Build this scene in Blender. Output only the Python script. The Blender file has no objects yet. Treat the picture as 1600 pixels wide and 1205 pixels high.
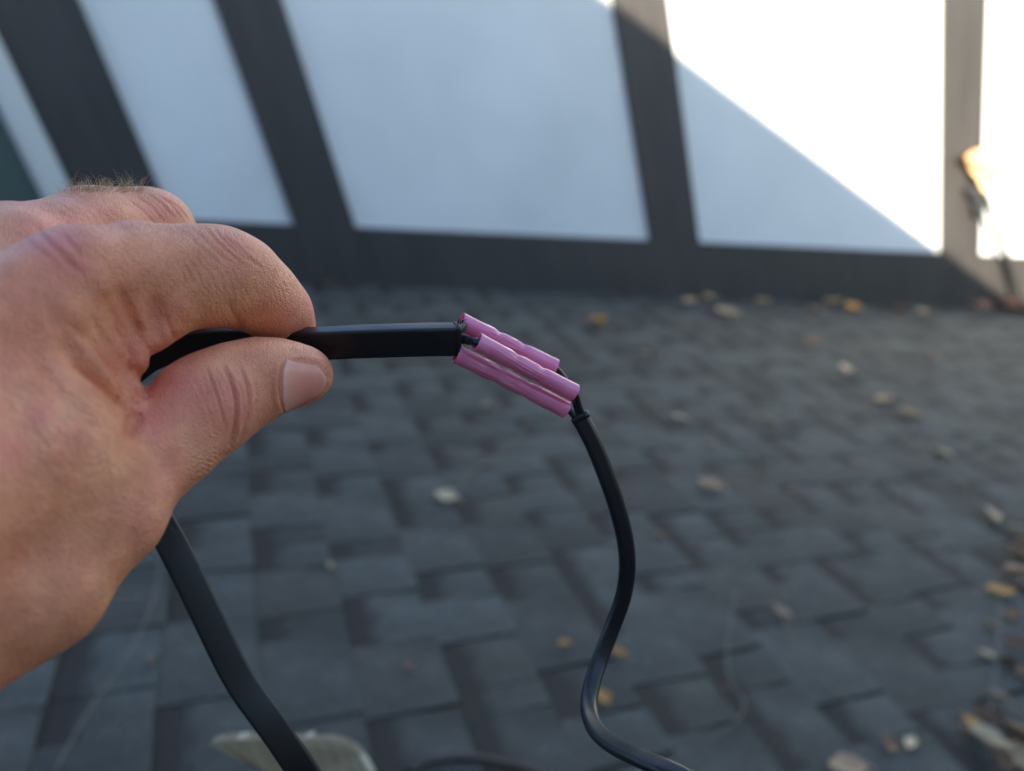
import bpy, bmesh, math, random
import numpy as np
from mathutils import Vector, Matrix
from mathutils.bvhtree import BVHTree

random.seed(7)
rng = np.random.default_rng(7)
SC = bpy.context.scene
COL = SC.collection

# ------------------------------------------------------------------ camera
F, W, H = 1275.0, 1600.0, 1205.0                 # focal length in photo pixels


def _n(v):
    v = np.asarray(v, float)
    return v / np.linalg.norm(v)


def _ray(x, y):
    return np.array([x - W / 2, y - H / 2, F])


_Y = _n(_ray(350, 70))                            # shingle courses run this way, to the wall
_Dn = _ray(1432, 3060)
_Dn = _n(_Dn - (_Dn @ _Y) * _Y)                   # plumb
_X = _n(np.cross(_Dn, _Y))
R = np.stack([_X, _Y, -_Dn])                      # camera axes (right, down, forward) -> world
O = np.array([0.0, 0.0, 4.6])                     # camera position above the ground
TH = math.radians(20.73)                          # roof pitch, falling to the right
SW = np.array([math.cos(TH), 0, -math.sin(TH)])
NW = np.array([math.sin(TH), 0, math.cos(TH)])
D = 0.89                                          # camera height over the roof plane
YW = 3.44                                         # wall distance

cam_d = bpy.data.cameras.new('camera')
cam_d.sensor_width = 36
cam_d.lens = 36 * F / W
cam_d.clip_start = 0.02
cam_d.clip_end = 2000
cam_d.dof.use_dof = True
cam_d.dof.focus_distance = 0.241
cam_d.dof.aperture_fstop = 7.2
cam = bpy.data.objects.new('camera', cam_d)
COL.objects.link(cam)
_r = R @ np.array([1, 0, 0]); _u = R @ np.array([0, -1, 0]); _b = R @ np.array([0, 0, -1])
cam.matrix_world = Matrix(((_r[0], _u[0], _b[0], O[0]), (_r[1], _u[1], _b[1], O[1]), (_r[2], _u[2], _b[2], O[2]), (0, 0, 0, 1)))
SC.camera = cam

# ------------------------------------------------------------------ sky, sun, exposure
SUN = _n([-0.30, -0.87, 0.39])                    # towards the sun: behind the camera, to the left
wd = bpy.data.worlds.new('World')
SC.world = wd
wd.use_nodes = True
nt = wd.node_tree
bg = nt.nodes['Background']
sky = nt.nodes.new('ShaderNodeTexSky')
sky.sky_type = 'NISHITA'
sky.sun_disc = False
sky.sun_elevation = math.asin(SUN[2])
sky.sun_rotation = math.atan2(SUN[0], SUN[1])
sky.air_density = 1.0
sky.dust_density = 0.55
sky.ozone_density = 2.0
nt.links.new(sky.outputs[0], bg.inputs[0])
bg.inputs[1].default_value = 0.12
sun_d = bpy.data.lights.new('sun', 'SUN')
sun_d.energy = 5.0
sun_d.angle = math.radians(0.5)
sun_d.color = (1.0, 0.86, 0.68)
sun = bpy.data.objects.new('sun', sun_d)
COL.objects.link(sun)
sun.rotation_euler = Vector(SUN).to_track_quat('Z', 'Y').to_euler()
SC.view_settings.view_transform = 'Standard'
SC.view_settings.look = 'None'
SC.view_settings.gamma = 1
SC.view_settings.exposure = 1.9
SC.view_settings.use_curve_mapping = False
SC.cycles.use_denoising = True
SC.cycles.max_bounces = 10
SC.cycles.transparent_max_bounces = 16
SC.cycles.sample_clamp_indirect = 6


# ------------------------------------------------------------------ helpers
def P(px, py, z):
    """photo pixel at depth z (metres) -> world"""
    return O + R @ (_ray(px, py) / F * z)


def C2W(p):
    """camera-space millimetres -> world"""
    return O + (np.asarray(p) @ R.T) / 1000.0


def cmm(px, py, z):
    return np.array([(px - W / 2) * z / F, (py - H / 2) * z / F, z])


def roof_sy(px, py):
    r = R @ _ray(px, py)
    t = -D / (NW @ r)
    p = r * t
    return float(p @ SW), float(p[1])


def roof_w(s, y, h=0.0):
    return O + s * SW + np.array([0, y, 0]) + (h - D) * NW


def project(p):
    """world -> pixel, depth"""
    q = (np.asarray(p) - O) @ R
    return q[..., 0] / q[..., 2] * F + W / 2, q[..., 1] / q[..., 2] * F + H / 2, q[..., 2]


def mesh_obj(name, verts, faces, mat=None, parent=None, smooth=False, loc=None):
    me = bpy.data.meshes.new(name)
    v = np.asarray(verts, float)
    if loc is not None:
        v = v - np.asarray(loc)
    me.from_pydata(v.tolist(), [], [tuple(int(i) for i in f) for f in faces])
    me.update()
    if smooth:
        me.polygons.foreach_set('use_smooth', [True] * len(me.polygons))
    ob = bpy.data.objects.new(name, me)
    COL.objects.link(ob)
    if loc is not None:
        ob.location = loc
    if mat:
        me.materials.append(mat)
    if parent:
        ob.parent = parent
        if loc is None and parent.type == 'EMPTY' or (parent and loc is None):
            ob.matrix_parent_inverse = parent.matrix_basis.inverted()
    return ob


def empty(name, loc):
    o = bpy.data.objects.new(name, None)
    COL.objects.link(o)
    o.location = loc
    return o


def tag(o, label=None, cat=None, group=None, kind=None):
    if label: o['label'] = label
    if cat: o['category'] = cat
    if group: o['group'] = group
    if kind: o['kind'] = kind
    return o


def box_vf(x0, x1, y0, y1, z0, z1):
    v = [(x, y, z) for z in (z0, z1) for y in (y0, y1) for x in (x0, x1)]
    f = [(0, 2, 3, 1), (4, 5, 7, 6), (0, 1, 5, 4), (2, 6, 7, 3), (0, 4, 6, 2), (1, 3, 7, 5)]
    return v, f


def prism_vf(poly, y0, y1):
    """poly of (x, z), counter-clockwise seen from -y, extruded along y"""
    n = len(poly)
    v = [(x, y0, z) for x, z in poly] + [(x, y1, z) for x, z in poly]
    f = [tuple(range(n)), tuple(range(2 * n - 1, n - 1, -1))]
    for i in range(n):
        j = (i + 1) % n
        f.append((i, i + n, j + n, j))
    return v, f


def bevel(ob, w, seg=2):
    m = ob.modifiers.new('bevel', 'BEVEL')
    m.width = w; m.segments = seg; m.limit_method = 'ANGLE'
    return ob


# ------------------------------------------------------------------ materials
class M:
    """tiny node helper"""
    def __init__(s, name, rough=0.6, color=(0.5, 0.5, 0.5)):
        s.m = bpy.data.materials.new(name)
        s.m.use_nodes = True
        s.t = s.m.node_tree
        s.b = s.t.nodes['Principled BSDF']
        s.out = s.t.nodes['Material Output']
        s.b.inputs['Roughness'].default_value = rough
        s.b.inputs['Base Color'].default_value = (*color, 1)

    def n(s, typ, **kw):
        nd = s.t.nodes.new('ShaderNode' + typ)
        for k, v in kw.items():
            if k.startswith('i_'):
                nd.inputs[k[2:].replace('_', ' ')].default_value = v
            else:
                setattr(nd, k, v)
        return nd

    def l(s, a, b):
        s.t.links.new(a, b)

    def tex(s, kind, scale, detail=4, rough=0.55, coord='Object', vscale=None, dist=0.0):
        tc = s.n('TexCoord')
        src = tc.outputs[coord]
        if vscale:
            mp = s.n('Mapping')
            mp.inputs['Scale'].default_value = vscale
            s.l(src, mp.inputs[0]); src = mp.outputs[0]
        nd = s.n('Tex' + kind)
        nd.inputs['Scale'].default_value = scale
        if kind == 'Noise':
            nd.inputs['Detail'].default_value = detail
            nd.inputs['Roughness'].default_value = rough
            nd.inputs['Distortion'].default_value = dist
        s.l(src, nd.inputs['Vector'])
        return nd

    def ramp(s, fac, stops):
        r = s.n('ValToRGB')
        e = r.color_ramp.elements
        while len(e) < len(stops):
            e.new(0.5)
        for el, (p, c) in zip(e, stops):
            el.position = p
            el.color = (*c, 1) if len(c) == 3 else c
        s.l(fac, r.inputs[0])
        return r.outputs[0]

    def mix(s, fac, a, b, mode='MIX'):
        nd = s.n('Mix', data_type='RGBA', blend_type=mode)
        for i, v in ((0, fac), (6, a), (7, b)):
            if isinstance(v, (int, float)):
                nd.inputs[i].default_value = v
            elif isinstance(v, tuple):
                nd.inputs[i].default_value = (*v, 1)
            else:
                s.l(v, nd.inputs[i])
        return nd.outputs[2]

    def math(s, op, a, b=None):
        nd = s.n('Math', operation=op)
        for i, v in ((0, a), (1, b)):
            if v is None: continue
            if isinstance(v, (int, float)): nd.inputs[i].default_value = v
            else: s.l(v, nd.inputs[i])
        return nd.outputs[0]

    def bump(s, height, strength=0.3, dist=0.001, normal=None):
        b = s.n('Bump')
        b.inputs['Strength'].default_value = strength
        b.inputs['Distance'].default_value = dist
        s.l(height, b.inputs['Height'])
        if normal: s.l(normal, b.inputs['Normal'])
        s.l(b.outputs[0], s.b.inputs['Normal'])
        return b.outputs[0]

    def col(s, out):
        s.l(out, s.b.inputs['Base Color'])


# stucco
m = M('white_stucco', 0.85)
n1 = m.tex('Noise', 1.4, 5); n2 = m.tex('Noise', 160, 4)
n3 = m.tex('Noise', 3, 4, vscale=(1.2, 1, 0.8))
c = m.ramp(n1.outputs[0], [(0.3, (0.56, 0.595, 0.595)), (0.7, (0.67, 0.70, 0.70))])
m.col(m.mix(1.0, c, m.ramp(n3.outputs[0], [(0.3, (0.97, 0.965, 0.955)), (0.6, (1, 1, 1))]), 'MULTIPLY'))
m.bump(n2.outputs[0], 0.35, 0.002)
STUCCO = m.m
# dark painted timber
m = M('dark_painted_timber', 0.55)
n1 = m.tex('Noise', 6, 6, vscale=(3, 3, 0.4)); n2 = m.tex('Noise', 60, 5, vscale=(3, 1, 0.1))
m.col(m.ramp(n1.outputs[0], [(0.3, (0.029, 0.028, 0.028)), (0.7, (0.044, 0.042, 0.040))]))
m.bump(n2.outputs[0], 0.25, 0.002)
TIMBER = m.m
m = M('window_frame_paint', 0.4, (0.56, 0.57, 0.54)); FRAME = m.m
m = M('window_glass', 0.25, (0.07, 0.10, 0.09)); m.b.inputs['Specular IOR Level'].default_value = 0.6; GLASS = m.m


def shingle_mat(name, band):
    m = M(name, 0.9)
    oi = m.n('ObjectInfo')
    at = m.n('Attribute', attribute_name='rnd')
    u = m.n('Attribute', attribute_name='u')
    r = m.math('FRACT', m.math('ADD', oi.outputs['Random'], at.outputs['Fac']))
    nz = m.tex('Noise', 9, 4, coord='Generated' if False else 'Object')
    sp = m.tex('Noise', 420, 2)
    base = m.ramp(r, [(0.0, (0.060, 0.057, 0.047)), (0.35, (0.077, 0.075, 0.063)), (0.7, (0.094, 0.095, 0.082)), (1.0, (0.078, 0.071, 0.057))])
    patch = m.ramp(nz.outputs[0], [(0.33, (0.72, 0.72, 0.72)), (0.68, (1.32, 1.34, 1.38))])
    c = m.mix(1.0, base, patch, 'MULTIPLY')
    if band:      # the printed dark band that runs under the course above
        e = m.tex('Noise', 22, 3)
        uu = m.math('ADD', u.outputs['Fac'], m.math('MULTIPLY', m.math('SUBTRACT', e.outputs[0], 0.5), 0.30))
        f = m.ramp(uu, [(0.24, (1, 1, 1)), (0.46, (0, 0, 0))])
        c = m.mix(f, c, (0.040, 0.032, 0.027))
    g = m.ramp(sp.outputs[0], [(0.36, (0.42, 0.42, 0.43)), (0.66, (1.6, 1.58, 1.54))])
    c = m.mix(1.0, c, g, 'MULTIPLY')
    m.col(c)
    m.bump(sp.outputs[0], 0.6, 0.003)
    return m.m


TAB = shingle_mat('asphalt_shingle_tab', False)
BACK = shingle_mat('asphalt_shingle_backing', True)
m = M('roof_felt', 0.95, (0.03, 0.03, 0.032)); FELT = m.m
m = M('ground_grass', 0.95)
n1 = m.tex('Noise', 0.4, 6)
m.col(m.ramp(n1.outputs[0], [(0.3, (0.05, 0.07, 0.03)), (0.7, (0.11, 0.11, 0.06))]))
GROUND = m.m
m = M('tan_siding', 0.8)
n1 = m.tex('Noise', 2, 4)
m.col(m.ramp(n1.outputs[0], [(0.3, (0.20, 0.165, 0.13)), (0.7, (0.26, 0.22, 0.175))]))
SIDING = m.m

# ------------------------------------------------------------------ ground
v, f = [(-900, -900, 0), (900, -900, 0), (900, 900, 0), (-900, 900, 0)], [(0, 1, 2, 3)]
tag(mesh_obj('ground', v, f, GROUND), kind='structure')

# ------------------------------------------------------------------ roof with laminated shingles
S0, S1, Y0, Y1 = -3.2, 5.0, -1.55, YW - 0.03
EXP = 0.143
roof = mesh_obj('roof', *box_vf(S0, S1, Y0, Y1 + 0.03, -0.06, -0.014), FELT)
roof.location = O - D * NW
roof.rotation_euler = (0, TH, 0)
tag(roof, 'dark grey asphalt shingle roof sloping down to the right', 'roof', kind='structure')


def attr(me, name, val):
    a = me.attributes.new(name, 'FLOAT', 'POINT')
    a.data.foreach_set('value', np.asarray(val, np.float32))


def piece_vf(kind, w, jag=0.0):
    """one exposed shingle piece; origin at its upslope corner, x downslope, y along the course"""
    if kind == 'tab':
        l, h0, h1, t = EXP + 0.004, -0.0045, 0.0034, 0.007
        g = 0.0006
    else:
        l, h0, h1, t = EXP + 0.001, -0.0075, 0.0008, 0.006
        g = 0.0
    ta = 0.006 * jag
    v = []
    for (x, h) in ((-0.02, h0), (l * 0.5, (h0 + h1) / 2 + 0.0008), (l, h1)):
        k = x / l
        v += [(x, g + ta * k, h), (x, w - g - ta * k, h)]
    v += [(x, y, h - t) for x, y, h in v]
    f = [(0, 2, 3, 1), (2, 4, 5, 3), (6, 7, 9, 8), (8, 9, 11, 10), (0, 1, 7, 6), (4, 10, 11, 5),
         (0, 6, 8, 2), (2, 8, 10, 4), (1, 3, 9, 7), (3, 5, 11, 9)]
    return v, f


pieces = []          # kind, s, y, width quantum, jag
k0, k1 = int(math.floor(S0 / EXP)), int(math.ceil(S1 / EXP)) - 1
SOFF = 0.043
for k in range(k0, k1):
    y = Y0 + random.uniform(-0.3, 0)
    kind = random.choice(('tab', 'back'))
    while y < Y1:
        q = random.choice((0.08, 0.10, 0.12, 0.14, 0.16, 0.19)) if kind == 'tab' else random.choice((0.06, 0.09, 0.11, 0.14, 0.17))
        q = min(q, Y1 - y) if y + q > Y1 else q
        if y >= Y0 and q > 0.02:
            pieces.append((kind, k * EXP + SOFF, y, round(q, 3), random.choice((0, 0.5, 1.0))))
        y += q
        kind = 'back' if kind == 'tab' else 'tab'
        if random.random() < 0.15: kind = 'back'

seen = {'tab': [], 'back': []}
rest = {'tab': [], 'back': []}
for p in pieces:
    c = roof_w(p[1] + EXP / 2, p[2] + p[3] / 2)
    x, y, z = project(c)
    if z > 0.3 and -60 < x < W + 60 and 380 < y < H + 70:
        seen[p[0]].append((z, p))
    else:
        rest[p[0]].append(p)
cache = {}
pj = random.Random(3)
for kind, mat, nm in (('tab', TAB, 'shingle_tab'), ('back', BACK, 'shingle_backing')):
    seen[kind].sort(key=lambda a: a[0])
    rest[kind] += [p for z, p in seen[kind][300:]]
    for z, p in seen[kind][:300]:
        key = (kind, p[3], p[4])
        if key not in cache:
            v, f = piece_vf(kind, p[3], p[4])
            me = bpy.data.meshes.new(nm)
            me.from_pydata(v, [], f); me.update()
            attr(me, 'u', [q[0] / EXP for q in v]); attr(me, 'rnd', [0.0] * len(v))
            me.materials.append(mat)
            cache[key] = me
        ob = bpy.data.objects.new(nm, cache[key])
        COL.objects.link(ob)
        ob.parent = roof
        ob.location = (p[1], p[2], pj.uniform(-0.0008, 0.0012))
        ob.rotation_euler = (pj.uniform(-.004, .004), pj.uniform(-.004, .004), pj.uniform(-.006, .006))
    vv, ff, uu, rr = [], [], [], []
    for p in rest[kind]:
        v, f = piece_vf(kind, p[3], p[4])
        b = len(vv)
        vv += [(a[0] + p[1], a[1] + p[2], a[2]) for a in v]
        ff += [tuple(i + b for i in q) for q in f]
        uu += [a[0] / EXP for a in v]; rr += [pj.random()] * len(v)
    me = bpy.data.meshes.new(nm + '_field')
    me.from_pydata(vv, [], ff); me.update()
    attr(me, 'u', uu); attr(me, 'rnd', rr)
    me.materials.append(mat)
    ob = bpy.data.objects.new(nm + '_field', me)
    COL.objects.link(ob); ob.parent = roof
    tag(ob, kind='stuff')

# ------------------------------------------------------------------ half-timbered wall at the far side
wall = empty('timber_wall', (1.6, YW, float(roof_w(1.6 / math.cos(TH), YW)[2])))
tag(wall, 'white stucco wall with dark timber boards standing on the roof', 'wall')
ZT = O[2] + 0.85
zr = lambda x: O[2] - D / math.cos(TH) - x * math.tan(TH)
zb = lambda x: O[2] - 0.785 - 0.362 * (x - 0.252)         # top of the sloping base board
XL, XR = -2.6, 4.72
cols = [(-0.70, -0.412), (0.018, 0.252), (1.550, 1.797), (3.217, 3.470), (4.58, XR)]   # dark boards
edges = [XL, -0.82] + [e for c in cols for e in c] + [XR]


def wpart(name, x0, x1, yf, yb, mat, zt=ZT, bot=zb, bev=0.003, dz=0.0):
    poly = [(x0, bot(x0) + dz), (x1, bot(x1) + dz), (x1, zt), (x0, zt)]
    ob = mesh_obj(name, *prism_vf(poly, yf, yb), mat, wall)
    if bev: bevel(ob, bev)
    return ob


for a, b in cols:
    wpart('board', a, b, YW - 0.024, YW + 0.05, TIMBER)
pan = [(-0.412, 0.018), (0.252, 1.550), (1.797, 3.217), (3.470, 4.58)]
for a, b in pan:
    wpart('panel', a - 0.01, b + 0.01, YW, YW + 0.05, STUCCO, dz=-0.01, bev=0)
# base board
poly = [(-0.70, zr(-0.70) - 0.03), (XR, zr(XR) - 0.03), (XR, zb(XR)), (-0.70, zb(-0.70))]
bevel(mesh_obj('base_board', *prism_vf(poly, YW - 0.029, YW + 0.05), TIMBER, wall), 0.003)
# window at the left end
win = wpart('window', -0.785, -0.70, YW - 0.035, YW + 0.05, FRAME, bot=lambda x: zr(x) - 0.03)
poly = [(-1.9, zr(-1.9) - 0.03), (-0.785, zr(-0.785) - 0.03), (-0.785, ZT), (-1.9, ZT)]
mesh_obj('pane', *prism_vf(poly, YW + 0.012, YW + 0.03), GLASS, win)
poly = [(-0.808, zr(-0.808) - 0.02), (-0.785, zr(-0.785) - 0.02), (-0.785, ZT), (-0.808, ZT)]
mesh_obj('sash', *prism_vf(poly, YW - 0.005, YW + 0.011), FRAME, win)
wpart('panel', XL, -1.9, YW, YW + 0.05, STUCCO, bot=lambda x: zr(x) - 0.03, bev=0)
mesh_obj('core', *prism_vf([(XL, 0), (XR, 0), (XR, ZT), (XL, ZT)], YW + 0.052, YW + 0.4), TIMBER, wall)
mesh_obj('cap_board', *box_vf(XL, XR, YW - 0.06, YW + 0.42, ZT + 0.002, ZT + 0.16), TIMBER, wall)

# unseen gabled sun blocker added behind the camera, whose 45 degree rake shades the roof
YG = -1.6
kk = (YW - YG) / -SUN[1]
gx, gz = 1.536 + SUN[0] * kk, O[2] - 0.198 + SUN[2] * kk
rake = lambda x: gz - 0.98 * (x - gx)
XA = -2.7
house = empty('sun_blocker_gable', (gx, YG - 2, 0))
tag(house, 'unseen tan gable added behind the camera to block the sun', 'house')
xe = gx + (gz - 2.6) / 0.98
poly = [(2 * XA - xe + .4, 0), (xe - .4, 0), (xe - .4, rake(xe - .4) - .2), (XA, rake(XA) - .2), (2 * XA - xe + .4, rake(xe - .4) - .2)]
mesh_obj('wall', *prism_vf(poly, YG - 6, YG - 0.02), SIDING, house)
for sgn, nm in ((1, 'blocker_slope'), (-1, 'blocker_slope')):
    q = [(XA, rake(XA)), (xe, rake(xe)), (xe - 0.01, rake(xe) - 0.19), (XA, rake(XA) - 0.19)]
    if sgn < 0: q = [(2 * XA - a + (-0.002), b) for a, b in q]
    mesh_obj(nm, *prism_vf(q[::-1], YG - 6.2, YG), TIMBER, house)
# walls carrying the shingled roof
q = [(S0 * math.cos(TH), 0), (S1 * math.cos(TH) - .3, 0), (S1 * math.cos(TH) - .3, zr(S1 * math.cos(TH) - .3) - .09), (S0 * math.cos(TH), zr(S0 * math.cos(TH)) - .09)]
lw = mesh_obj('lower_house', *prism_vf(q, Y0 + .05, YW - .1), SIDING)
tag(lw, 'tan walls of the storey below the shingled roof', 'house')
#DETAILS
# ------------------------------------------------------------------ the hand: one continuous skin grown from a signed distance field
VOX = 1.1
GMIN = np.array([-262.0, -72.0, 30.0]); GMAX = np.array([-44.0, 128.0, 322.0])
GN = np.ceil((GMAX - GMIN) / VOX).astype(int) + 1
GX, GY, GZ = [GMIN[i] + VOX * np.arange(GN[i], dtype=np.float32) for i in range(3)]


def node(px, py, z, rpx):
    return np.append(cmm(px, py, z), rpx * z / F)


def smooth_pts(pts, n=6):
    pts = np.array(pts, float)
    if len(pts) < 3: return pts
    p = np.vstack([2 * pts[0] - pts[1], pts, 2 * pts[-1] - pts[-2]])
    out = []
    for i in range(1, len(p) - 2):
        for t in np.linspace(0, 1, n, endpoint=False):
            a, b, c, d = p[i - 1], p[i], p[i + 1], p[i + 2]
            out.append(0.5 * ((2 * b) + (-a + c) * t + (2 * a - 5 * b + 4 * c - d) * t * t + (-a + 3 * b - 3 * c + d) * t ** 3))
    out.append(pts[-1])
    return np.array(out)


def cone_into(fld, a, b, k):
    """smooth union of a round cone a-b (x, y, z, r in mm) into the field"""
    m_ = max(a[3], b[3]) + 14
    lo = np.maximum(((np.minimum(a[:3], b[:3]) - m_ - GMIN) / VOX).astype(int), 0)
    hi = np.minimum(((np.maximum(a[:3], b[:3]) + m_ - GMIN) / VOX).astype(int) + 2, GN)
    if np.any(hi <= lo): return
    sl = tuple(slice(l, h) for l, h in zip(lo, hi))
    x = GX[sl[0]][:, None, None] - a[0]; y = GY[sl[1]][None, :, None] - a[1]; z = GZ[sl[2]][None, None, :] - a[2]
    d = b[:3] - a[:3]; L2 = float(d @ d) + 1e-6
    t = np.clip((x * d[0] + y * d[1] + z * d[2]) / L2, 0, 1).astype(np.float32)
    dist = np.sqrt((x - t * d[0]) ** 2 + (y - t * d[1]) ** 2 + (z - t * d[2]) ** 2) - (a[3] + t * (b[3] - a[3]))
    cur = fld[sl]
    h = np.clip(0.5 + 0.5 * (cur - dist) / k, 0, 1)
    fld[sl] = cur * (1 - h) + dist * h - k * h * (1 - h)


def chain(fld, nodes, k, kj=3.0):
    ns = [node(*q) for q in nodes]
    q = np.array(ns)
    lo = np.maximum(((q[:, :3].min(0) - q[:, 3].max() - 14 - GMIN) / VOX).astype(int), 0)
    hi = np.minimum(((q[:, :3].max(0) + q[:, 3].max() + 14 - GMIN) / VOX).astype(int) + 2, GN)
    sl = tuple(slice(l, h) for l, h in zip(lo, hi))
    g = SCRATCH; g[sl] = 60.0
    for a, b in zip(ns, ns[1:]):
        cone_into(g, a, b, kj)
    f_, g_ = fld[sl], g[sl]
    h = np.clip(0.5 + 0.5 * (f_ - g_) / k, 0, 1)
    fld[sl] = f_ * (1 - h) + g_ * h - k * h * (1 - h)
    return fld


body = np.full(GN, 60.0, np.float32)
SCRATCH = np.full(GN, 60.0, np.float32)
# metacarpals, thenar and web: the block of the hand
for a, b, k in [
    ((118, 440, 200, 84), (-160, 600, 170, 120), 6),       # index metacarpal
    ((22, 408, 216, 92), (-200, 560, 182, 125), 8),        # middle metacarpal
    ((-30, 455, 240, 80), (-220, 600, 195, 110), 8),       # ring metacarpal
    ((-70, 520, 258, 72), (-230, 660, 205, 105), 8),       # little metacarpal
    ((240, 713, 207, 68), (160, 800, 194, 84), 6),         # thumb metacarpal
    ((160, 800, 194, 84), (52, 918, 180, 94), 6),
    ((52, 918, 180, 91), (-160, 1045, 165, 130), 10),
    ((60, 560, 196, 105), (30, 720, 184, 130), 10),        # first interosseous
    ((150, 560, 207, 55), (120, 690, 202, 80), 9),
    ((30, 720, 184, 130), (-120, 760, 166, 170), 12),
    ((168, 530, 211, 38), (176, 628, 212, 34), 6),         # edge of the web
    ((-200, 620, 170, 150), (-330, 800, 146, 200), 14),    # wrist
    ((-200, 880, 160, 150), (-330, 820, 146, 190), 14),
]:
    cone_into(body, node(*a), node(*b), k)
cone_into(body, node(-330, 810, 146, 200), np.array([-215, 75, 60, 33.0]), 14)
# fingers, each smoothly joined to the block but kept apart from one another
body = chain(body, [(120, 438, 200, 80), (215, 432, 213, 76), (300, 434, 223, 76), (346, 431, 229, 71), (377, 441, 235, 63), (412, 465, 244, 53), (437, 488, 252, 45), (454, 512, 257, 37)], 5, 5)
body = chain(body, [(196, 480, 210, 50), (226, 498, 212, 50), (250, 490, 215, 46)], 5)          # flesh at the root of the index
body = chain(body, [(30, 408, 218, 84), (140, 372, 243, 76), (232, 368, 262, 71), (262, 400, 272, 58), (285, 440, 284, 46), (290, 478, 282, 42)], 1.5)
body = chain(body, [(-20, 450, 240, 74), (90, 430, 268, 64), (170, 420, 288, 58), (205, 455, 300, 48), (205, 500, 290, 40)], 2)
body = chain(body, [(-60, 515, 258, 62), (40, 500, 284, 54), (110, 495, 300, 48), (140, 520, 302, 40), (140, 550, 290, 34)], 2)
body = chain(body, [(240, 713, 207, 66), (270, 688, 212, 72), (312, 643, 219, 78), (340, 622, 224, 74), (372, 606, 229, 70), (410, 592, 232, 62), (440, 586, 236, 54), (468, 586, 238, 45), (477, 586, 238.5, 41)], 3)


def field_at(q):
    g = (q - GMIN) / VOX
    i = np.clip(g.astype(int), 0, GN - 2); t = g - i
    s_ = 0.0
    for a in (0, 1):
        for b in (0, 1):
            for c in (0, 1):
                s_ += (t[0] if a else 1 - t[0]) * (t[1] if b else 1 - t[1]) * (t[2] if c else 1 - t[2]) * body[i[0] + a, i[1] + b, i[2] + c]
    return s_


def surf_z(px_, py_, z0=150.0, z1=300.0):
    """first depth at which a pixel's ray meets the flesh"""
    z = z0
    while z < z1:
        d = field_at(cmm(px_, py_, z))
        if d < 0.02: return z
        z += min(max(d * 0.8, 0.03), 4.0)
    return None


def fold_pts(pts, r, proud):
    xy = [(x, y, surf_z(x, y)) for x, y in smooth_pts(pts, 4)]
    xy = np.array([q for q in xy if q[2] is not None], float)
    for _ in range(3):
        xy[1:-1, 2] = (xy[:-2, 2] + 2 * xy[1:-1, 2] + xy[2:, 2]) / 4
    return [np.append(cmm(x, y, z - proud + r), r) for x, y, z in xy]


def fold(pts, r, proud, k=2.0):
    """a raised roll of skin lying on the surface"""
    q = fold_pts(pts, r, proud)
    n = len(q)
    for i, a in enumerate(q):
        e = min(1.0, min(i, n - 1 - i) / 3 + 0.35)
        a[3] = r * (0.75 + 0.25 * e); a[:3] *= (a[2] + (1 - e) * 0.9 * proud) / a[2]
    for a, b in zip(q, q[1:]):
        cone_into(body, a, b, k)


def carve(pts, r, depth, k=1.2):
    """a groove pressed into the surface"""
    q = fold_pts(pts, -r, -depth)
    n = len(q)
    for i, a in enumerate(q):
        e = min(1.0, min(i, n - 1 - i) / 3)
        a[3] = r; a[:3] *= (a[2] - (1 - e) * depth) / a[2]
    neg = -body
    for a, b in zip(q, q[1:]):
        cone_into(neg, a, b, k)
    body[:] = -neg


def surface_nets(f):
    """sparse: only the cells the surface crosses"""
    s = f < 0
    n0, n1, n2 = [int(q) for q in GN - 1]
    c8 = [s[a:a + n0, b:b + n1, c:c + n2] for a in (0, 1) for b in (0, 1) for c in (0, 1)]
    any_ = c8[0].copy(); all_ = c8[0].copy()
    for q in c8[1:]:
        any_ |= q; all_ &= q
    act = any_ & ~all_
    ijk = np.argwhere(act)
    idx = np.full(act.shape, -1, np.int32); idx[act] = np.arange(len(ijk))
    val = {(a, b, c): f[ijk[:, 0] + a, ijk[:, 1] + b, ijk[:, 2] + c] for a in (0, 1) for b in (0, 1) for c in (0, 1)}
    acc = np.zeros((len(ijk), 3)); cnt = np.zeros(len(ijk))
    for c0 in val:
        for ax in range(3):
            if c0[ax]: continue
            c1 = list(c0); c1[ax] = 1; c1 = tuple(c1)
            fa, fb = val[c0], val[c1]
            cr = (fa < 0) != (fb < 0)
            t = np.where(cr, fa / np.where(cr, fa - fb, 1), 0)
            for d_ in range(3):
                acc[:, d_] += np.where(cr, t if d_ == ax else c0[d_], 0)
            cnt += cr
    v = (ijk + acc / cnt[:, None]) * VOX + GMIN
    faces = []
    for ax in range(3):
        o1, o2 = [(1, 2), (2, 0), (0, 1)][ax]
        sa = [slice(1, -1)] * 3; sb = [slice(1, -1)] * 3
        sa[ax] = slice(0, -1); sb[ax] = slice(1, None)
        A, B = s[tuple(sa)], s[tuple(sb)]
        for flip, sel in ((False, A & ~B), (True, ~A & B)):
            e = np.argwhere(sel)
            off = np.ones(3, int); off[ax] = 0
            e = e + off
            q = []
            for d1, d2 in ((0, 0), (1, 0), (1, 1), (0, 1)):
                c = e.copy(); c[:, o1] += d1 - 1; c[:, o2] += d2 - 1
                q.append(idx[c[:, 0], c[:, 1], c[:, 2]])
            q = np.stack(q, 1)
            faces.append(q[:, ::-1] if flip else q)
    return v, np.concatenate(faces)


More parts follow.
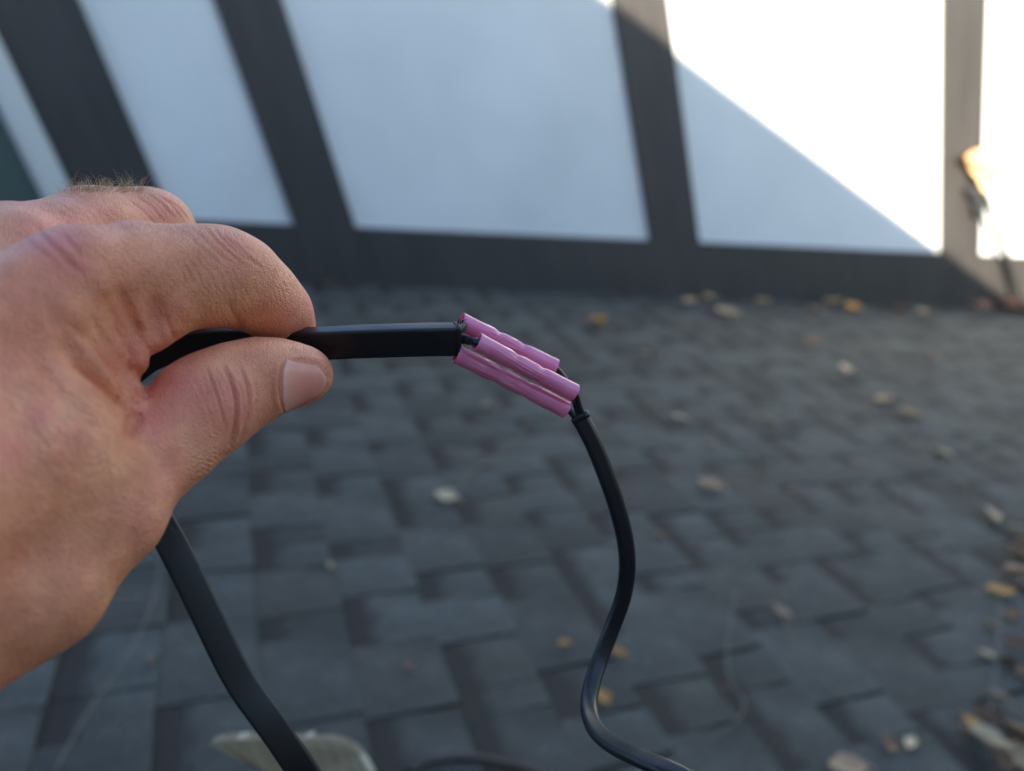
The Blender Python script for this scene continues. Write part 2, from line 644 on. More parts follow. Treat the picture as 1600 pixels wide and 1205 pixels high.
carve([(120, 490), (149, 535), (170, 562), (191, 583), (214, 597)], 3.0, 3.2)
carve([(176, 452), (188, 485), (199, 514), (214, 552)], 2.6, 2.4)
carve([(104, 532), (150, 588), (183, 616), (208, 625)], 2.6, 2.5)
carve([(224, 604), (219, 634), (208, 663), (202, 690)], 1.4, 1.9, 0.5)
carve([(247, 466), (251, 500), (254, 535)], 3.0, 1.1)
fold([(84, 466), (127, 528), (149, 557), (170, 581), (191, 602), (209, 615)], 2.6, 1.3, 1.8)
fold([(140, 425), (170, 480), (191, 520), (207, 551), (215, 574)], 2.4, 1.1, 1.8)
fold([(108, 545), (138, 576), (165, 606), (186, 627), (202, 637), (213, 641)], 2.6, 0.9, 1.8)
hv, hf = surface_nets(body)
# relax the grid pattern
_e = np.concatenate([hf[:, [i, (i + 1) % 4]] for i in range(4)])
for it in range(6):
    sm = np.zeros_like(hv); ct = np.zeros(len(hv))
    for a, b in ((0, 1), (1, 0)):
        for c in range(3):
            sm[:, c] += np.bincount(_e[:, a], hv[_e[:, b], c], len(hv))
        ct += np.bincount(_e[:, a], minlength=len(hv))
    lam = 0.55 if it % 2 == 0 else -0.5
    hv = hv + lam * (sm / ct[:, None] - hv)



def split_quads(v, f):
    """one linear subdivision, then a light relax"""
    e = np.sort(np.concatenate([f[:, [i, (i + 1) % 4]] for i in range(4)]), 1)
    key = e[:, 0].astype(np.int64) * len(v) + e[:, 1]
    uq, inv = np.unique(key, return_inverse=True)
    ea, eb = uq // len(v), uq % len(v)
    nf = len(f); em = inv.reshape(4, nf) + len(v); fc = np.arange(nf) + len(v) + len(uq)
    V = np.concatenate([v, (v[ea] + v[eb]) / 2, v[f].mean(1)])
    Q = np.concatenate([np.stack([f[:, i], em[i], fc, em[i - 1]], 1) for i in range(4)])
    return V, Q


def relax(v, f, n, lam, mu):
    a = f.ravel(); b = np.roll(f, -1, 1).ravel()
    A, B = np.concatenate([a, b]), np.concatenate([b, a])
    ct = np.bincount(A, minlength=len(v))[:, None]
    for it in range(n):
        sm = np.stack([np.bincount(A, v[B, c], len(v)) for c in range(3)], 1)
        v = v + (lam if it % 2 == 0 else mu) * (sm / ct - v)
    return v


hv, hf = split_quads(hv, hf)
hv = relax(hv, hf, 4, 0.6, -0.35)
hand_me = bpy.data.meshes.new('person')
hand_me.vertices.add(len(hv)); hand_me.vertices.foreach_set('co', hv.ravel())
hand_me.loops.add(len(hf) * 4); hand_me.loops.foreach_set('vertex_index', hf.ravel().astype(np.int32))
hand_me.polygons.add(len(hf)); hand_me.polygons.foreach_set('loop_start', np.arange(len(hf), dtype=np.int32) * 4)
hand_me.update(calc_edges=True); hand_me.validate()
nv = len(hand_me.vertices)
co = np.zeros(nv * 3); hand_me.vertices.foreach_get('co', co); co = co.reshape(-1, 3)
no = np.zeros(nv * 3); hand_me.vertices.foreach_get('normal', no); no = no.reshape(-1, 3)
px = co[:, 0] / co[:, 2] * F + W / 2; py = co[:, 1] / co[:, 2] * F + H / 2
mmpp = co[:, 2] / F
face_cam = np.clip(-(no * _n(np.array([0, 0, 1.0]))).sum(1) * 2.0 + 0.6, 0, 1)
near = face_cam * (co[:, 2] < 300)


def polydist(pts, wob=0.0):
    pts = np.array(pts, float)
    best = np.full(nv, 1e9); tb = np.zeros(nv)
    lo, hi = pts.min(0) - 45, pts.max(0) + 45
    sel = np.nonzero((px > lo[0]) & (px < hi[0]) & (py > lo[1]) & (py < hi[1]))[0]
    X_, Y_ = px[sel], py[sel]
    bb = np.full(len(sel), 1e9); tt = np.zeros(len(sel))
    n_ = len(pts) - 1
    for i in range(n_):
        a, b = pts[i], pts[i + 1]; d = b - a
        t = np.clip(((X_ - a[0]) * d[0] + (Y_ - a[1]) * d[1]) / (d @ d), 0, 1)
        q = np.hypot(X_ - a[0] - t * d[0], Y_ - a[1] - t * d[1])
        u = q < bb
        bb[u] = q[u]; tt[u] = (i + t[u]) / n_
    best[sel] = bb; tb[sel] = tt
    return best, tb


disp = np.zeros(nv)
red = np.zeros(nv)
blush = np.zeros(nv)


def crease(pts, depth, width, lip=0.35, r=0.0):
    """a skin fold drawn along a line: depth and width in mm"""
    d, t = polydist(smooth_pts(pts))
    d = d * mmpp
    depth = depth * 1.35
    fade = np.clip(np.minimum(t, 1 - t) * 5, 0, 1) ** 0.7 * near
    global disp, red
    disp = disp - fade * depth * np.exp(-(d / width) ** 2) + fade * depth * lip * np.exp(-((d - 2.1 * width) / (1.1 * width)) ** 2)
    red = np.maximum(red, r * fade * np.exp(-(d / (width * 1.6)) ** 2))


def ridge(pts, h, width):
    d, t = polydist(smooth_pts(pts)); d = d * mmpp
    global disp
    disp = disp + near * np.clip(np.minimum(t, 1 - t) * 4, 0, 1) * h * np.exp(-(d / width) ** 2)


# thumb joint
crease([(321, 572), (334, 605), (345, 640), (353, 675)], 0.40, 0.42, r=.6)
crease([(346, 572), (362, 600), (368, 632), (366, 668), (356, 698)], 0.75, 0.50, r=.9)
crease([(334, 585), (346, 615), (354, 650)], 0.22, 0.35, r=.3)
crease([(373, 572), (385, 600), (389, 630), (383, 664), (372, 690)], 0.50, 0.45, r=.6)
crease([(356, 580), (376, 612), (379, 645), (374, 675)], 0.25, 0.35, r=.3)
crease([(395, 590), (402, 615), (398, 645)], 0.18, 0.4, r=.2)
crease([(300, 590), (318, 625), (330, 660), (336, 690)], 0.14, 0.4)
# the notch where web and thumb meet
crease([(46, 540), (86, 606), (130, 655), (170, 680)], 0.45, 1.8, 0.1)
crease([(60, 470), (96, 520), (128, 560)], 0.3, 1.4, 0.1)
d_ = np.hypot(px - 216, (py - 622) * 0.8) * mmpp
disp = disp - near * 1.8 * np.exp(-(d_ / 1.1) ** 2); red = np.maximum(red, near * .6 * np.exp(-(d_ / 1.4) ** 2))
# root of the index
crease([(256, 490), (266, 514), (276, 536)], 0.35, 0.9, 0.1, r=.2)
ridge([(270, 470), (292, 488), (296, 505)], 0.45, 2.2)
crease([(356, 470), (368, 498), (382, 524)], 0.28, 0.9, 0.1, r=.2)
# knuckle of the index
for i, (dx, dy) in enumerate([(0, 0), (13, 6), (-14, -1), (25, 13), (-28, 2), (-42, 6)]):
    crease([(334 + dx, 356 + dy), (352 + dx, 376 + dy), (372 + dx, 396 + dy), (392 + dx, 412 + dy)], 0.15 + .10 * (i < 3), 0.32, r=.2)
for i in range(9):
    x0, y0 = 268 + 13 * i, 398 + 4 * i + rng.uniform(-6, 6)
    crease([(x0, y0), (x0 + 14, y0 + 22), (x0 + 20 + rng.uniform(-4, 4), y0 + 46)], 0.10, 0.4)
# middle finger knuckle
for i, (dx, dy) in enumerate([(0, 0), (14, 2), (-15, 6), (27, 8), (-30, 12)]):
    crease([(228 + dx, 300 + dy), (252 + dx, 316 + dy), (274 + dx, 342 + dy)], 0.17, 0.4, r=.25)
# knuckle creases and tendon lines near the back of the hand
crease([(52, 352), (82, 384), (108, 412), (132, 430)], 0.22, 0.7, r=.7)
crease([(36, 368), (60, 392), (84, 410)], 0.16, 0.6, r=.5)
crease([(98, 362), (112, 384), (128, 400)], 0.18, 0.6, r=.4)
ridge([(-20, 470), (40, 420), (120, 392), (220, 380)], 0.5, 3.0)
ridge([(0, 560), (40, 610), (80, 690), (90, 760)], 0.5, 2.2)
ridge([(20, 870), (70, 780), (110, 730)], 0.45, 2.5)
# fine parallel creases on the thumb base and along the lower contour
def ripples(cx, cy, rx, ry, ang, lam, amp):
    global disp
    c, s = math.cos(ang), math.sin(ang)
    u = (px - cx) * c + (py - cy) * s; v_ = -(px - cx) * s + (py - cy) * c
    mask = np.exp(-((u / rx) ** 2 + (v_ / ry) ** 2)) * near
    ph = v_ / lam + 0.35 * np.sin(u / 17.0 + 1.3) + 0.25 * np.sin(u / 7.0 + v_ / 23.0) + .3 * np.sin(v_ / 31.)
    wv = np.abs(np.sin(math.pi * ph)) ** 0.6
    disp = disp + 1.5 * amp * mask * (wv - 0.65)


ripples(322, 715, 55, 42, 0.42, 8.0, 0.34)
ripples(232, 835, 60, 50, 0.02, 7.0, 0.24)
ripples(150, 640, 60, 45, 0.75, 11.0, 0.22)
ripples(60, 640, 110, 120, 0.85, 16.0, 0.14)
ripples(340, 455, 60, 40, 1.1, 9.0, 0.20)
ripples(215, 420, 90, 40, 0.9, 12.0, 0.12)
ripples(90, 800, 120, 120, 0.6, 13.0, 0.10)
ripples(110, 560, 60, 60, 0.95, 9.0, 0.16)
ripples(430, 440, 45, 40, 1.0, 8.0, 0.09)
ripples(430, 540, 60, 22, 1.9, 5.0, 0.07)
ripples(120, 340, 90, 40, 0.6, 10.0, 0.10)
for k in range(14):          # soft unevenness of flesh, veins and tendons
    w_ = rng.normal(size=3); w_ = w_ / np.linalg.norm(w_) * rng.uniform(0.12, 0.45)
    disp = disp + 0.10 * np.sin(co @ w_ + rng.uniform(0, 6.28))
# skin fold round the thumbnail
ridge([(446, 558), (435, 575), (431, 600), (433, 626), (440, 648)], 0.6, 0.8)
crease([(450, 561), (440, 577), (437, 600), (439, 624), (445, 645)], 0.35, 0.3, 0.0, r=.5)
ridge([(444, 560), (470, 558), (496, 563), (512, 575)], 0.4, 0.8)

co = co + no * disp[:, None]
skin_w = C2W(co)
hand_loc = C2W(np.array([-125.0, 30, 165]))
hand_me.vertices.foreach_set('co', (skin_w - hand_loc).ravel())
hand_me.polygons.foreach_set('use_smooth', [True] * len(hand_me.polygons))
for bx_, by_, br_, bk_ in [(80, 385, 60, .8), (110, 415, 30, .6), (40, 440, 60, .4), (375, 385, 50, .5), (268, 325, 40, .5), (365, 625, 60, .5), (18, 700, 28, .9), (60, 650, 22, .7), (110, 690, 30, .4), (470, 560, 60, .4), (455, 470, 50, .5), (300, 600, 70, .35), (240, 650, 30, .5), (30, 560, 50, .3)]:
    blush = np.maximum(blush, bk_ * np.exp(-((px - bx_) ** 2 + (py - by_) ** 2) / br_ ** 2) * near)
a_ = hand_me.attributes.new('blush', 'FLOAT', 'POINT'); a_.data.foreach_set('value', blush.astype(np.float32))
a_ = hand_me.attributes.new('red', 'FLOAT', 'POINT'); a_.data.foreach_set('value', red.astype(np.float32))
hand_me.update()
hand_me.name = 'person'
# skin
m = M('skin', 0.46)
n1 = m.tex('Noise', 34, 6, 0.65); n2 = m.tex('Noise', 140, 6, 0.65); n3 = m.tex('Noise', 20, 4, 0.6); n4 = m.tex('Noise', 13, 3)
c = m.ramp(n1.outputs[0], [(0.28, (0.77, 0.255, 0.132)), (0.5, (0.84, 0.318, 0.165)), (0.72, (0.87, 0.40, 0.21))])
c = m.mix(m.ramp(n3.outputs[0], [(0.48, (0, 0, 0)), (0.68, (0.75, 0.75, 0.75))]), c, (0.79, 0.225, 0.165))
c = m.mix(m.ramp(n4.outputs[0], [(0.5, (0, 0, 0)), (0.7, (0.6, 0.6, 0.6))]), c, (0.83, 0.40, 0.21))
c = m.mix(1.0, c, m.ramp(n2.outputs[0], [(0.3, (0.84, 0.78, 0.75)), (0.7, (1.1, 1.12, 1.12))]), 'MULTIPLY')
bl = m.n('Attribute', attribute_name='blush')
bn_ = m.tex('Noise', 70, 4)
c = m.mix(m.math('MULTIPLY', bl.outputs['Fac'], m.ramp(bn_.outputs[0], [(0.35, (0.25, 0.25, 0.25)), (0.65, (0.95, 0.95, 0.95))])), c, (0.82, 0.20, 0.165))
ra = m.n('Attribute', attribute_name='red')
c = m.mix(m.math('MULTIPLY', ra.outputs['Fac'], 0.5), c, (0.52, 0.15, 0.11))
m.col(c)
m.b.inputs['Subsurface Weight'].default_value = 0.22
m.b.inputs['Subsurface Radius'].default_value = (1.0, 0.35, 0.2)
m.b.inputs['Subsurface Scale'].default_value = 0.003
m.b.inputs['Specular IOR Level'].default_value = 0.42
vo = m.n('TexVoronoi', feature='DISTANCE_TO_EDGE'); vo.inputs['Scale'].default_value = 1150
tcx = m.n('TexCoord'); dn = m.tex('Noise', 500, 2)
mp = m.n('Mapping'); mp.inputs['Scale'].default_value = (1.0, 0.62, 1.3); mp.inputs['Rotation'].default_value = (0.4, 0.7, 0.5)
m.l(tcx.outputs['Object'], mp.inputs[0]); m.l(mp.outputs[0], vo.inputs['Vector'])
cell = m.ramp(vo.outputs['Distance'], [(0.0, (0, 0, 0)), (0.22, (1, 1, 1))])
hgt = m.math('ADD', m.math('MULTIPLY', cell, 0.6), m.math('MULTIPLY', dn.outputs[0], 0.8))
ln = m.tex('Noise', 420, 3, 0.6, vscale=(1.0, 0.3, 1.0), dist=1.5)
b0 = m.bump(ln.outputs[0], 0.7, 0.0006)
m.bump(hgt, 0.7, 0.00028, b0)
rn = m.tex('Noise', 60, 3)
m.l(m.ramp(rn.outputs[0], [(0.3, (0.30, 0.30, 0.30)), (0.7, (0.48, 0.48, 0.48))]), m.b.inputs['Roughness'])
SKIN = m.m
hand_me.materials.clear(); hand_me.materials.append(SKIN)
hand = bpy.data.objects.new('person', hand_me); COL.objects.link(hand)
hand.location = hand_loc
tag(hand, 'bare left hand reaching in from the left, pinching the black cable', 'hand')
bvh = BVHTree.FromPolygons([Vector(q) for q in co], [tuple(p.vertices) for p in hand_me.polygons])   # camera-space mm

# thumbnail: a curved plate wrapped round the tip, found by shooting rays at the thumb's axis
m = M('nail', 0.34)
n1 = m.tex('Noise', 120, 4)
nu_ = m.n('Attribute', attribute_name='u')
c = m.ramp(n1.outputs[0], [(0.3, (0.80, 0.27, 0.19)), (0.7, (0.86, 0.33, 0.24))])
c = m.mix(m.ramp(nu_.outputs['Fac'], [(0.0, (0.5, 0.5, 0.5)), (0.14, (0.15, 0.15, 0.15)), (0.3, (0, 0, 0)), (0.9, (0, 0, 0)), (0.97, (0.35, 0.35, 0.35))]), c, (0.80, 0.58, 0.46))
m.col(c)
m.b.inputs['Subsurface Weight'].default_value = 0.15; m.b.inputs['Subsurface Scale'].default_value = 0.002
m.b.inputs['Coat Weight'].default_value = 0.2; m.b.inputs['Coat Roughness'].default_value = 0.25
n2 = m.tex('Noise', 300, 2, vscale=(1, 1, 1)); m.bump(n2.outputs[0], 0.08, 0.0002)
NAIL = m.m


def make_nail(name, a, b, dorsal, half, u0, u1, lift):
    ax = _n(b - a); L = np.linalg.norm(b - a)
    dd = _n(dorsal - (dorsal @ ax) * ax); sd = np.cross(ax, dd)
    nu, nt_ = 18, 22
    top = []
    for i in range(nu + 1):
        u = u0 + (u1 - u0) * i / nu
        for j in range(nt_ + 1):
            th = half * (2 * j / nt_ - 1)
            k = (2 * j / nt_ - 1)
            # rounded free edge and rounded root
            uu = u
            if i > nu * .6: uu = u - (abs(k) ** 2.6) * 0.20 * (i - nu * .6) / (nu * .4)
            if i < nu * .4: uu = u + (abs(k) ** 3.0) * 0.09 * (nu * .4 - i) / (nu * .4)
            c = a + ax * (uu * L)
            dr = dd * math.cos(th) + sd * math.sin(th)
            loc, nrm, idx, dist = bvh.ray_cast(Vector(c + dr * 30), Vector(-dr))
            p = np.array(loc) if loc is not None else c + dr * 8
            e = max(abs(k), abs(2 * i / nu - 1) if i < nu / 2 else 0)
            top.append(p + dr * (lift * (1 - 0.55 * e ** 6)))
    top = np.array(top).reshape(nu + 1, nt_ + 1, 3)
    for _ in range(3):
        s_ = top.copy()
        s_[1:-1, 1:-1] = (top[:-2, 1:-1] + top[2:, 1:-1] + top[1:-1, :-2] + top[1:-1, 2:]) / 4
        top = s_
    cent = (a + b) / 2
    bot = top - np.array([_n(q - cent - ax * ((q - cent) @ ax)) for q in top.reshape(-1, 3)]).reshape(top.shape) * 0.9
    n_ = (nu + 1) * (nt_ + 1)
    V = np.concatenate([top.reshape(-1, 3), bot.reshape(-1, 3)])
    fs = []
    w_ = nt_ + 1
    for i in range(nu):
        for j in range(nt_):
            q = i * w_ + j
            fs.append((q, q + 1, q + w_ + 1, q + w_)); fs.append((n_ + q, n_ + q + w_, n_ + q + w_ + 1, n_ + q + 1))
    for i in range(nu):
        for j in (0, nt_):
            q = i * w_ + j; fs.append((q, q + w_, q + w_ + n_, q + n_) if j == 0 else (q, q + n_, q + w_ + n_, q + w_))
    for j in range(nt_):
        for i in (0, nu):
            q = i * w_ + j; fs.append((q, q + n_, q + 1 + n_, q + 1) if i == 0 else (q, q + 1, q + 1 + n_, q + n_))
    ob = mesh_obj(name, C2W(V), fs, NAIL, hand, smooth=True)
    attr(ob.data, 'u', list(np.repeat(np.arange(nu + 1) / nu, nt_ + 1)) * 2)
    return ob


_a, _b = cmm(425, 588, 233.5), cmm(514, 586, 238.5)
_d = np.array([0.0, math.sin(math.radians(24)), -math.cos(math.radians(24))])
make_nail('thumbnail', _a, _b, _d, math.radians(50), 0.14, 0.93, 0.2)

# hair
m = M('hair', 0.45, (0.46, 0.31, 0.16)); m.b.inputs['Transmission Weight'].default_value = 0.0
HAIR = m.m
hvv, hff = [], []


def strand(p, d, length, rad, curl, seg=7):
    d = _n(d); p = np.array(p)
    ax = _n(np.cross(d, rng.normal(size=3)))
    base = len(hvv)
    for i in range(seg + 1):
        t = i / seg
        s1 = _n(np.cross(d, [0.3, 0.2, 0.9])); s2 = np.cross(d, s1)
        r = rad * (1 - 0.8 * t)
        for a in range(3):
            hvv.append(p + r * (s1 * math.cos(a * 2.094) + s2 * math.sin(a * 2.094)))
        p = p + d * length / seg
        d = _n(d + np.cross(ax, d) * curl / seg + rng.normal(size=3) * 0.06)
    for i in range(seg):
        for a in range(3):
            q = base + i * 3
            hff.append((q + a, q + (a + 1) % 3, q + 3 + (a + 1) % 3, q + 3 + a))


def hair_patch(n, x0, x1, y0, y1, lmin, lmax, dirv, rad=0.045, spread=0.5, curl=2.2):
    for _ in range(n):
        x, y = rng.uniform(x0, x1), rng.uniform(y0, y1)
        dr = _n(_ray(x, y))
        loc, nrm, idx, dist = bvh.ray_cast(Vector((0, 0, 0)), Vector(dr))
        if loc is None: continue
        d = np.array(nrm) * 0.5 + np.array(dirv) + rng.normal(size=3) * spread
        strand(np.array(loc) - np.array(nrm) * 0.1, d, rng.uniform(lmin, lmax), rad, rng.uniform(-curl, curl))


hair_patch(230, 100, 222, 291, 301, 2.5, 6.5, (0.5, -0.6, 0), 0.06, 0.6, 3.4)
hair_patch(40, 60, 112, 297, 308, 2.0, 5.0, (-0.3, -0.5, 0), 0.04)
hair_patch(10, 150, 240, 294, 300, 6.0, 9.0, (0.5, -0.9, 0), 0.055, 0.4, 3.2)
hair_patch(50, 225, 340, 352, 366, 0.8, 2.4, (0.8, -0.5, 0), 0.03, 0.3, 1.0)
hair_patch(90, 0, 330, 345, 480, 2.0, 5.5, (0.8, 0.1, -0.1), 0.034, 0.4, 1.8)
hair_patch(46, 5, 240, 620, 980, 5.0, 12.0, (0.3, 0.7, -0.05), 0.045, 0.45, 2.2)
hair_patch(120, 60, 300, 700, 1010, 0.6, 1.6, (0.6, 0.7, -0.1), 0.02, 0.4, 1.0)
tag(mesh_obj('hair', C2W(np.array(hvv)), hff, HAIR, hand), kind='stuff')

# ------------------------------------------------------------------ the spliced cable held in the hand
def spline(ctrl, per=14):
    """Catmull-Rom through rows of numbers"""
    c = np.array(ctrl, float)
    p = np.vstack([2 * c[0] - c[1], c, 2 * c[-1] - c[-2]])
    out = []
    for i in range(1, len(p) - 2):
        for t in np.linspace(0, 1, per, endpoint=False):
            a, b, q, d = p[i - 1], p[i], p[i + 1], p[i + 2]
            out.append(0.5 * (2 * b + (-a + q) * t + (2 * a - 5 * b + 4 * q - d) * t * t + (-a + 3 * b - 3 * q + d) * t ** 3))
    out.append(c[-1])
    return np.array(out)


def rounded_rect(w, t, r, n=6):
    pts = []
    for cx, cy, a0 in ((w / 2 - r, t / 2 - r, 0), (-w / 2 + r, t / 2 - r, 90), (-w / 2 + r, -t / 2 + r, 180), (w / 2 - r, -t / 2 + r, 270)):
        for i in range(n + 1):
            a = math.radians(a0 + 90 * i / n)
            pts.append((cx + r * math.cos(a), cy + r * math.sin(a)))
    return np.array(pts)


def circle(r, n=20):
    a = np.arange(n) * 2 * math.pi / n
    return np.stack([r * np.cos(a), r * np.sin(a)], 1)


def sweep(name, path, wdir, prof, mat, parent, scale=None, jit=None, cap=True):
    """sweep a profile along a path of camera-space mm points; wdir = direction of the profile's first axis"""
    n = len(path); k = len(prof)
    T = np.gradient(path, axis=0); T = T / np.linalg.norm(T, axis=1)[:, None]
    A = wdir - (wdir * T).sum(1)[:, None] * T
    A = A / np.linalg.norm(A, axis=1)[:, None]
    B = np.cross(T, A)
    V = np.zeros((n, k, 3))
    for i in range(n):
        pr = prof * (scale[i] if scale is not None else 1.0)
        if jit is not None: pr = pr * jit[i][:, None]
        V[i] = path[i] + pr[:, :1] * A[i] + pr[:, 1:] * B[i]
    fs = []
    for i in range(n - 1):
        for j in range(k):
            q, r_ = i * k + j, i * k + (j + 1) % k
            fs.append((q, r_, r_ + k, q + k))
    if cap:
        fs.append(tuple(range(k))[::-1]); fs.append(tuple((n - 1) * k + j for j in range(k)))
    return mesh_obj(name, C2W(V.reshape(-1, 3)), fs, mat, parent, smooth=True)


m = M('black_pvc', 0.36, (0.010, 0.010, 0.011))
m.b.inputs['Specular IOR Level'].default_value = 0.5
n1 = m.tex('Noise', 40, 3); n2 = m.tex('Noise', 900, 3)
m.l(m.ramp(n1.outputs[0], [(0.3, (0.32, 0.32, 0.32)), (0.7, (0.46, 0.46, 0.46))]), m.b.inputs['Roughness'])
dust = m.tex('Noise', 1300, 2)
m.col(m.mix(m.ramp(dust.outputs[0], [(0.70, (0, 0, 0)), (0.76, (0.5, 0.5, 0.5))]), (0.010, 0.010, 0.011), (0.10, 0.10, 0.10)))
m.bump(n2.outputs[0], 0.10, 0.0002)
PVC = m.m
m = M('wire_insulation', 0.35, (0.012, 0.012, 0.013)); WIRE = m.m
m = M('copper_inner', 0.5, (0.006, 0.006, 0.007)); CORE = m.m
m = M('tinned_crimp', 0.35, (0.66, 0.60, 0.72)); m.b.inputs['Metallic'].default_value = 0.3; TIN = m.m
# pink heat-shrink: thin translucent plastic
m = M('pink_heat_shrink', 0.16, (0.80, 0.19, 0.47))
n1 = m.tex('Noise', 160, 4)
pc = m.ramp(n1.outputs[0], [(0.3, (1.0, 0.29, 0.52)), (0.7, (1.0, 0.42, 0.62))])
m.col(pc)
m.b.inputs['Specular IOR Level'].default_value = 0.6; m.b.inputs['Coat Weight'].default_value = 0.6; m.b.inputs['Coat Roughness'].default_value = 0.12
nb = m.tex('Noise', 500, 3); bn = m.bump(nb.outputs[0], 0.12, 0.0003)
tr = m.n('BsdfTranslucent'); m.l(pc, tr.inputs[0]); m.l(bn, tr.inputs['Normal'])
tp = m.n('BsdfTransparent'); tp.inputs[0].default_value = (0.98, 0.45, 0.65, 1)
x1 = m.n('MixShader'); x1.inputs[0].default_value = 0.28; m.l(m.b.outputs[0], x1.inputs[1]); m.l(tr.outputs[0], x1.inputs[2])
x2 = m.n('MixShader'); x2.inputs[0].default_value = 0.13; m.l(x1.outputs[0], x2.inputs[1]); m.l(tp.outputs[0], x2.inputs[2])
m.l(x2.outputs[0], m.out.inputs['Surface'])
PINK = m.m

cab = empty('spliced_cable', C2W(cmm(716, 530, 247)))
tag(cab, 'thick and thin black cables joined by pink splices, held by the hand', 'cable')


def pts_cam(rows):
    return np.array([cmm(x, y, z) for x, y, z in rows])


def roof_row(px_, py_, h=0.006):
    """pixel on the roof -> camera-space mm"""
    p = roof_w(*roof_sy(px_, py_), h)
    return (p - O) @ R * 1000


# thick flat cable: cut end at the right, through the pinch, round inside the palm, down to the roof
up = [0.03, -1, -0.55]
rows = [((717, 530, 247), up), ((640, 531.5, 247.3), up), ((560, 534, 248), up), ((480, 537, 250), up), ((400, 533, 253.5), up), ((310, 536, 256), up),
        ((235, 556, 256), (0.1, -1, -0.3)), ((185, 598, 254), (0.5, -.85, -.2)), ((165, 650, 258), (0.95, -.3, 0)), ((185, 710, 262), (1, 0.3, .1)),
        ((222, 770, 264), (0.95, -.35, .15)), ((268, 850, 266), (0.9, -.42, .55)), ((320, 956, 268), (0.9, -.42, .55)), ((372, 1060, 270), (0.9, -.42, .55)), ((428, 1140, 272), (0.86, -.5, .55)),
        ((486, 1225, 280), (0.85, -.52, .2)), ((545, 1330, 310), (0.9, -.3, .3)), ((610, 1480, 385), (0.95, -.2, .25)), ((680, 1640, 520), (1, -.1, .2))]
ctrl = [np.concatenate([cmm(*a), b]) for a, b in rows]
fl = [(R.T @ SW), (R.T @ np.array([0, 1.0, 0]))]
for px_, py_, wd_ in [(700, 1690, (1, 0)), (660, 1480, (1, 0)), (618, 1310, (1, .1)), (640, 1212, (.6, .8)), (705, 1189, (0, 1)), (775, 1194, (-.25, .97)), (850, 1216, (-.5, .86)), (960, 1290, (-.6, .8))]:
    ctrl.append(np.concatenate([roof_row(px_, py_), fl[0] * wd_[0] + fl[1] * wd_[1]]))
sp = spline(ctrl, 12)
nz_ = np.arange(len(sp))
th_ob = sweep('thick_jacket', sp[:, :3], sp[:, 3:], rounded_rect(9.4, 5.6, 0.95), PVC, cab)
# the cut end: a slightly flared, ragged lip
lp = np.array([cmm(721.5, 530, 247), cmm(719.0, 530, 247), cmm(715, 530, 247)])
lj = np.ones((3, 28)); lj[0] += rng.uniform(-.05, .05, 28); lj[1] += rng.uniform(-.01, .05, 28)
sweep('cut_lip', lp, np.array([up] * 3, float), rounded_rect(9.7, 5.9, 1.0), PVC, cab, jit=lj)
for (x, y, dx, dy) in [(716, 505, 3, -9), (721, 503, 8, -4), (712, 507, -5, -5), (719, 506, 1, -6)]:
    a, b = cmm(x, y, 244.5), cmm(x + dx, y + dy, 243.5)
    sweep('plastic_sliver', np.array([a, (a + b) / 2 + rng.normal(size=3) * .1, b]), np.array([[0, 0, 1.0]] * 3), circle(0.28, 5), PVC, cab, scale=[1, .7, .15])

# thin flat cable
wA = (0.93, -0.36, 0.0)
rows = [((907, 654, 258), wA), ((928, 695, 259), wA), ((948, 745, 261), (0.95, -.3, .05)), ((965, 795, 264), (.97, -.22, .1)), ((977, 845, 268), (.98, -.1, .15)), ((980, 890, 272), (.97, 0.02, .2)),
        ((973, 935, 276), (.96, .2, .15)), ((955, 985, 279), (.94, .3, .12)), ((936, 1035, 277), (.93, .3, .15)), ((923, 1078, 271), (.9, .12, .3)), ((921, 1112, 262), (.82, .0, .5)), ((933, 1142, 250), (.7, -.2, .68)),
        ((962, 1166, 238), (.58, -.33, .75)), ((1006, 1187, 226), (.5, -.35, .78)), ((1070, 1216, 216), (.5, -.35, .78)), ((1150, 1270, 220), (.4, -.3, .8)), ((1230, 1350, 270), (.2, -.2, .9)), ((1280, 1480, 420), (.5, .1, .8))]
ctrl = [np.concatenate([cmm(*a), b]) for a, b in rows]
for px_, py_ in [(1300, 1620), (1330, 1700), (1420, 1720), (1560, 1640)]:
    ctrl.append(np.concatenate([roof_row(px_, py_, .004), fl[1]]))
sp2 = spline(ctrl, 12)
# three-lobed flat section
pr = rounded_rect(5.7, 3.6, 1.75, 7)
sweep('thin_jacket', sp2[:, :3], sp2[:, 3:], pr, PVC, cab)
cl = np.array([cmm(904.5, 648.5, 258), cmm(906, 651, 258), cmm(909, 657, 258)])
lj = np.ones((3, 32)); lj[0] += rng.uniform(-.05, .06, 32)
sweep('cut_lip', cl, np.array([wA] * 3, float), rounded_rect(6.2, 3.9, 1.7, 7), PVC, cab, jit=lj)


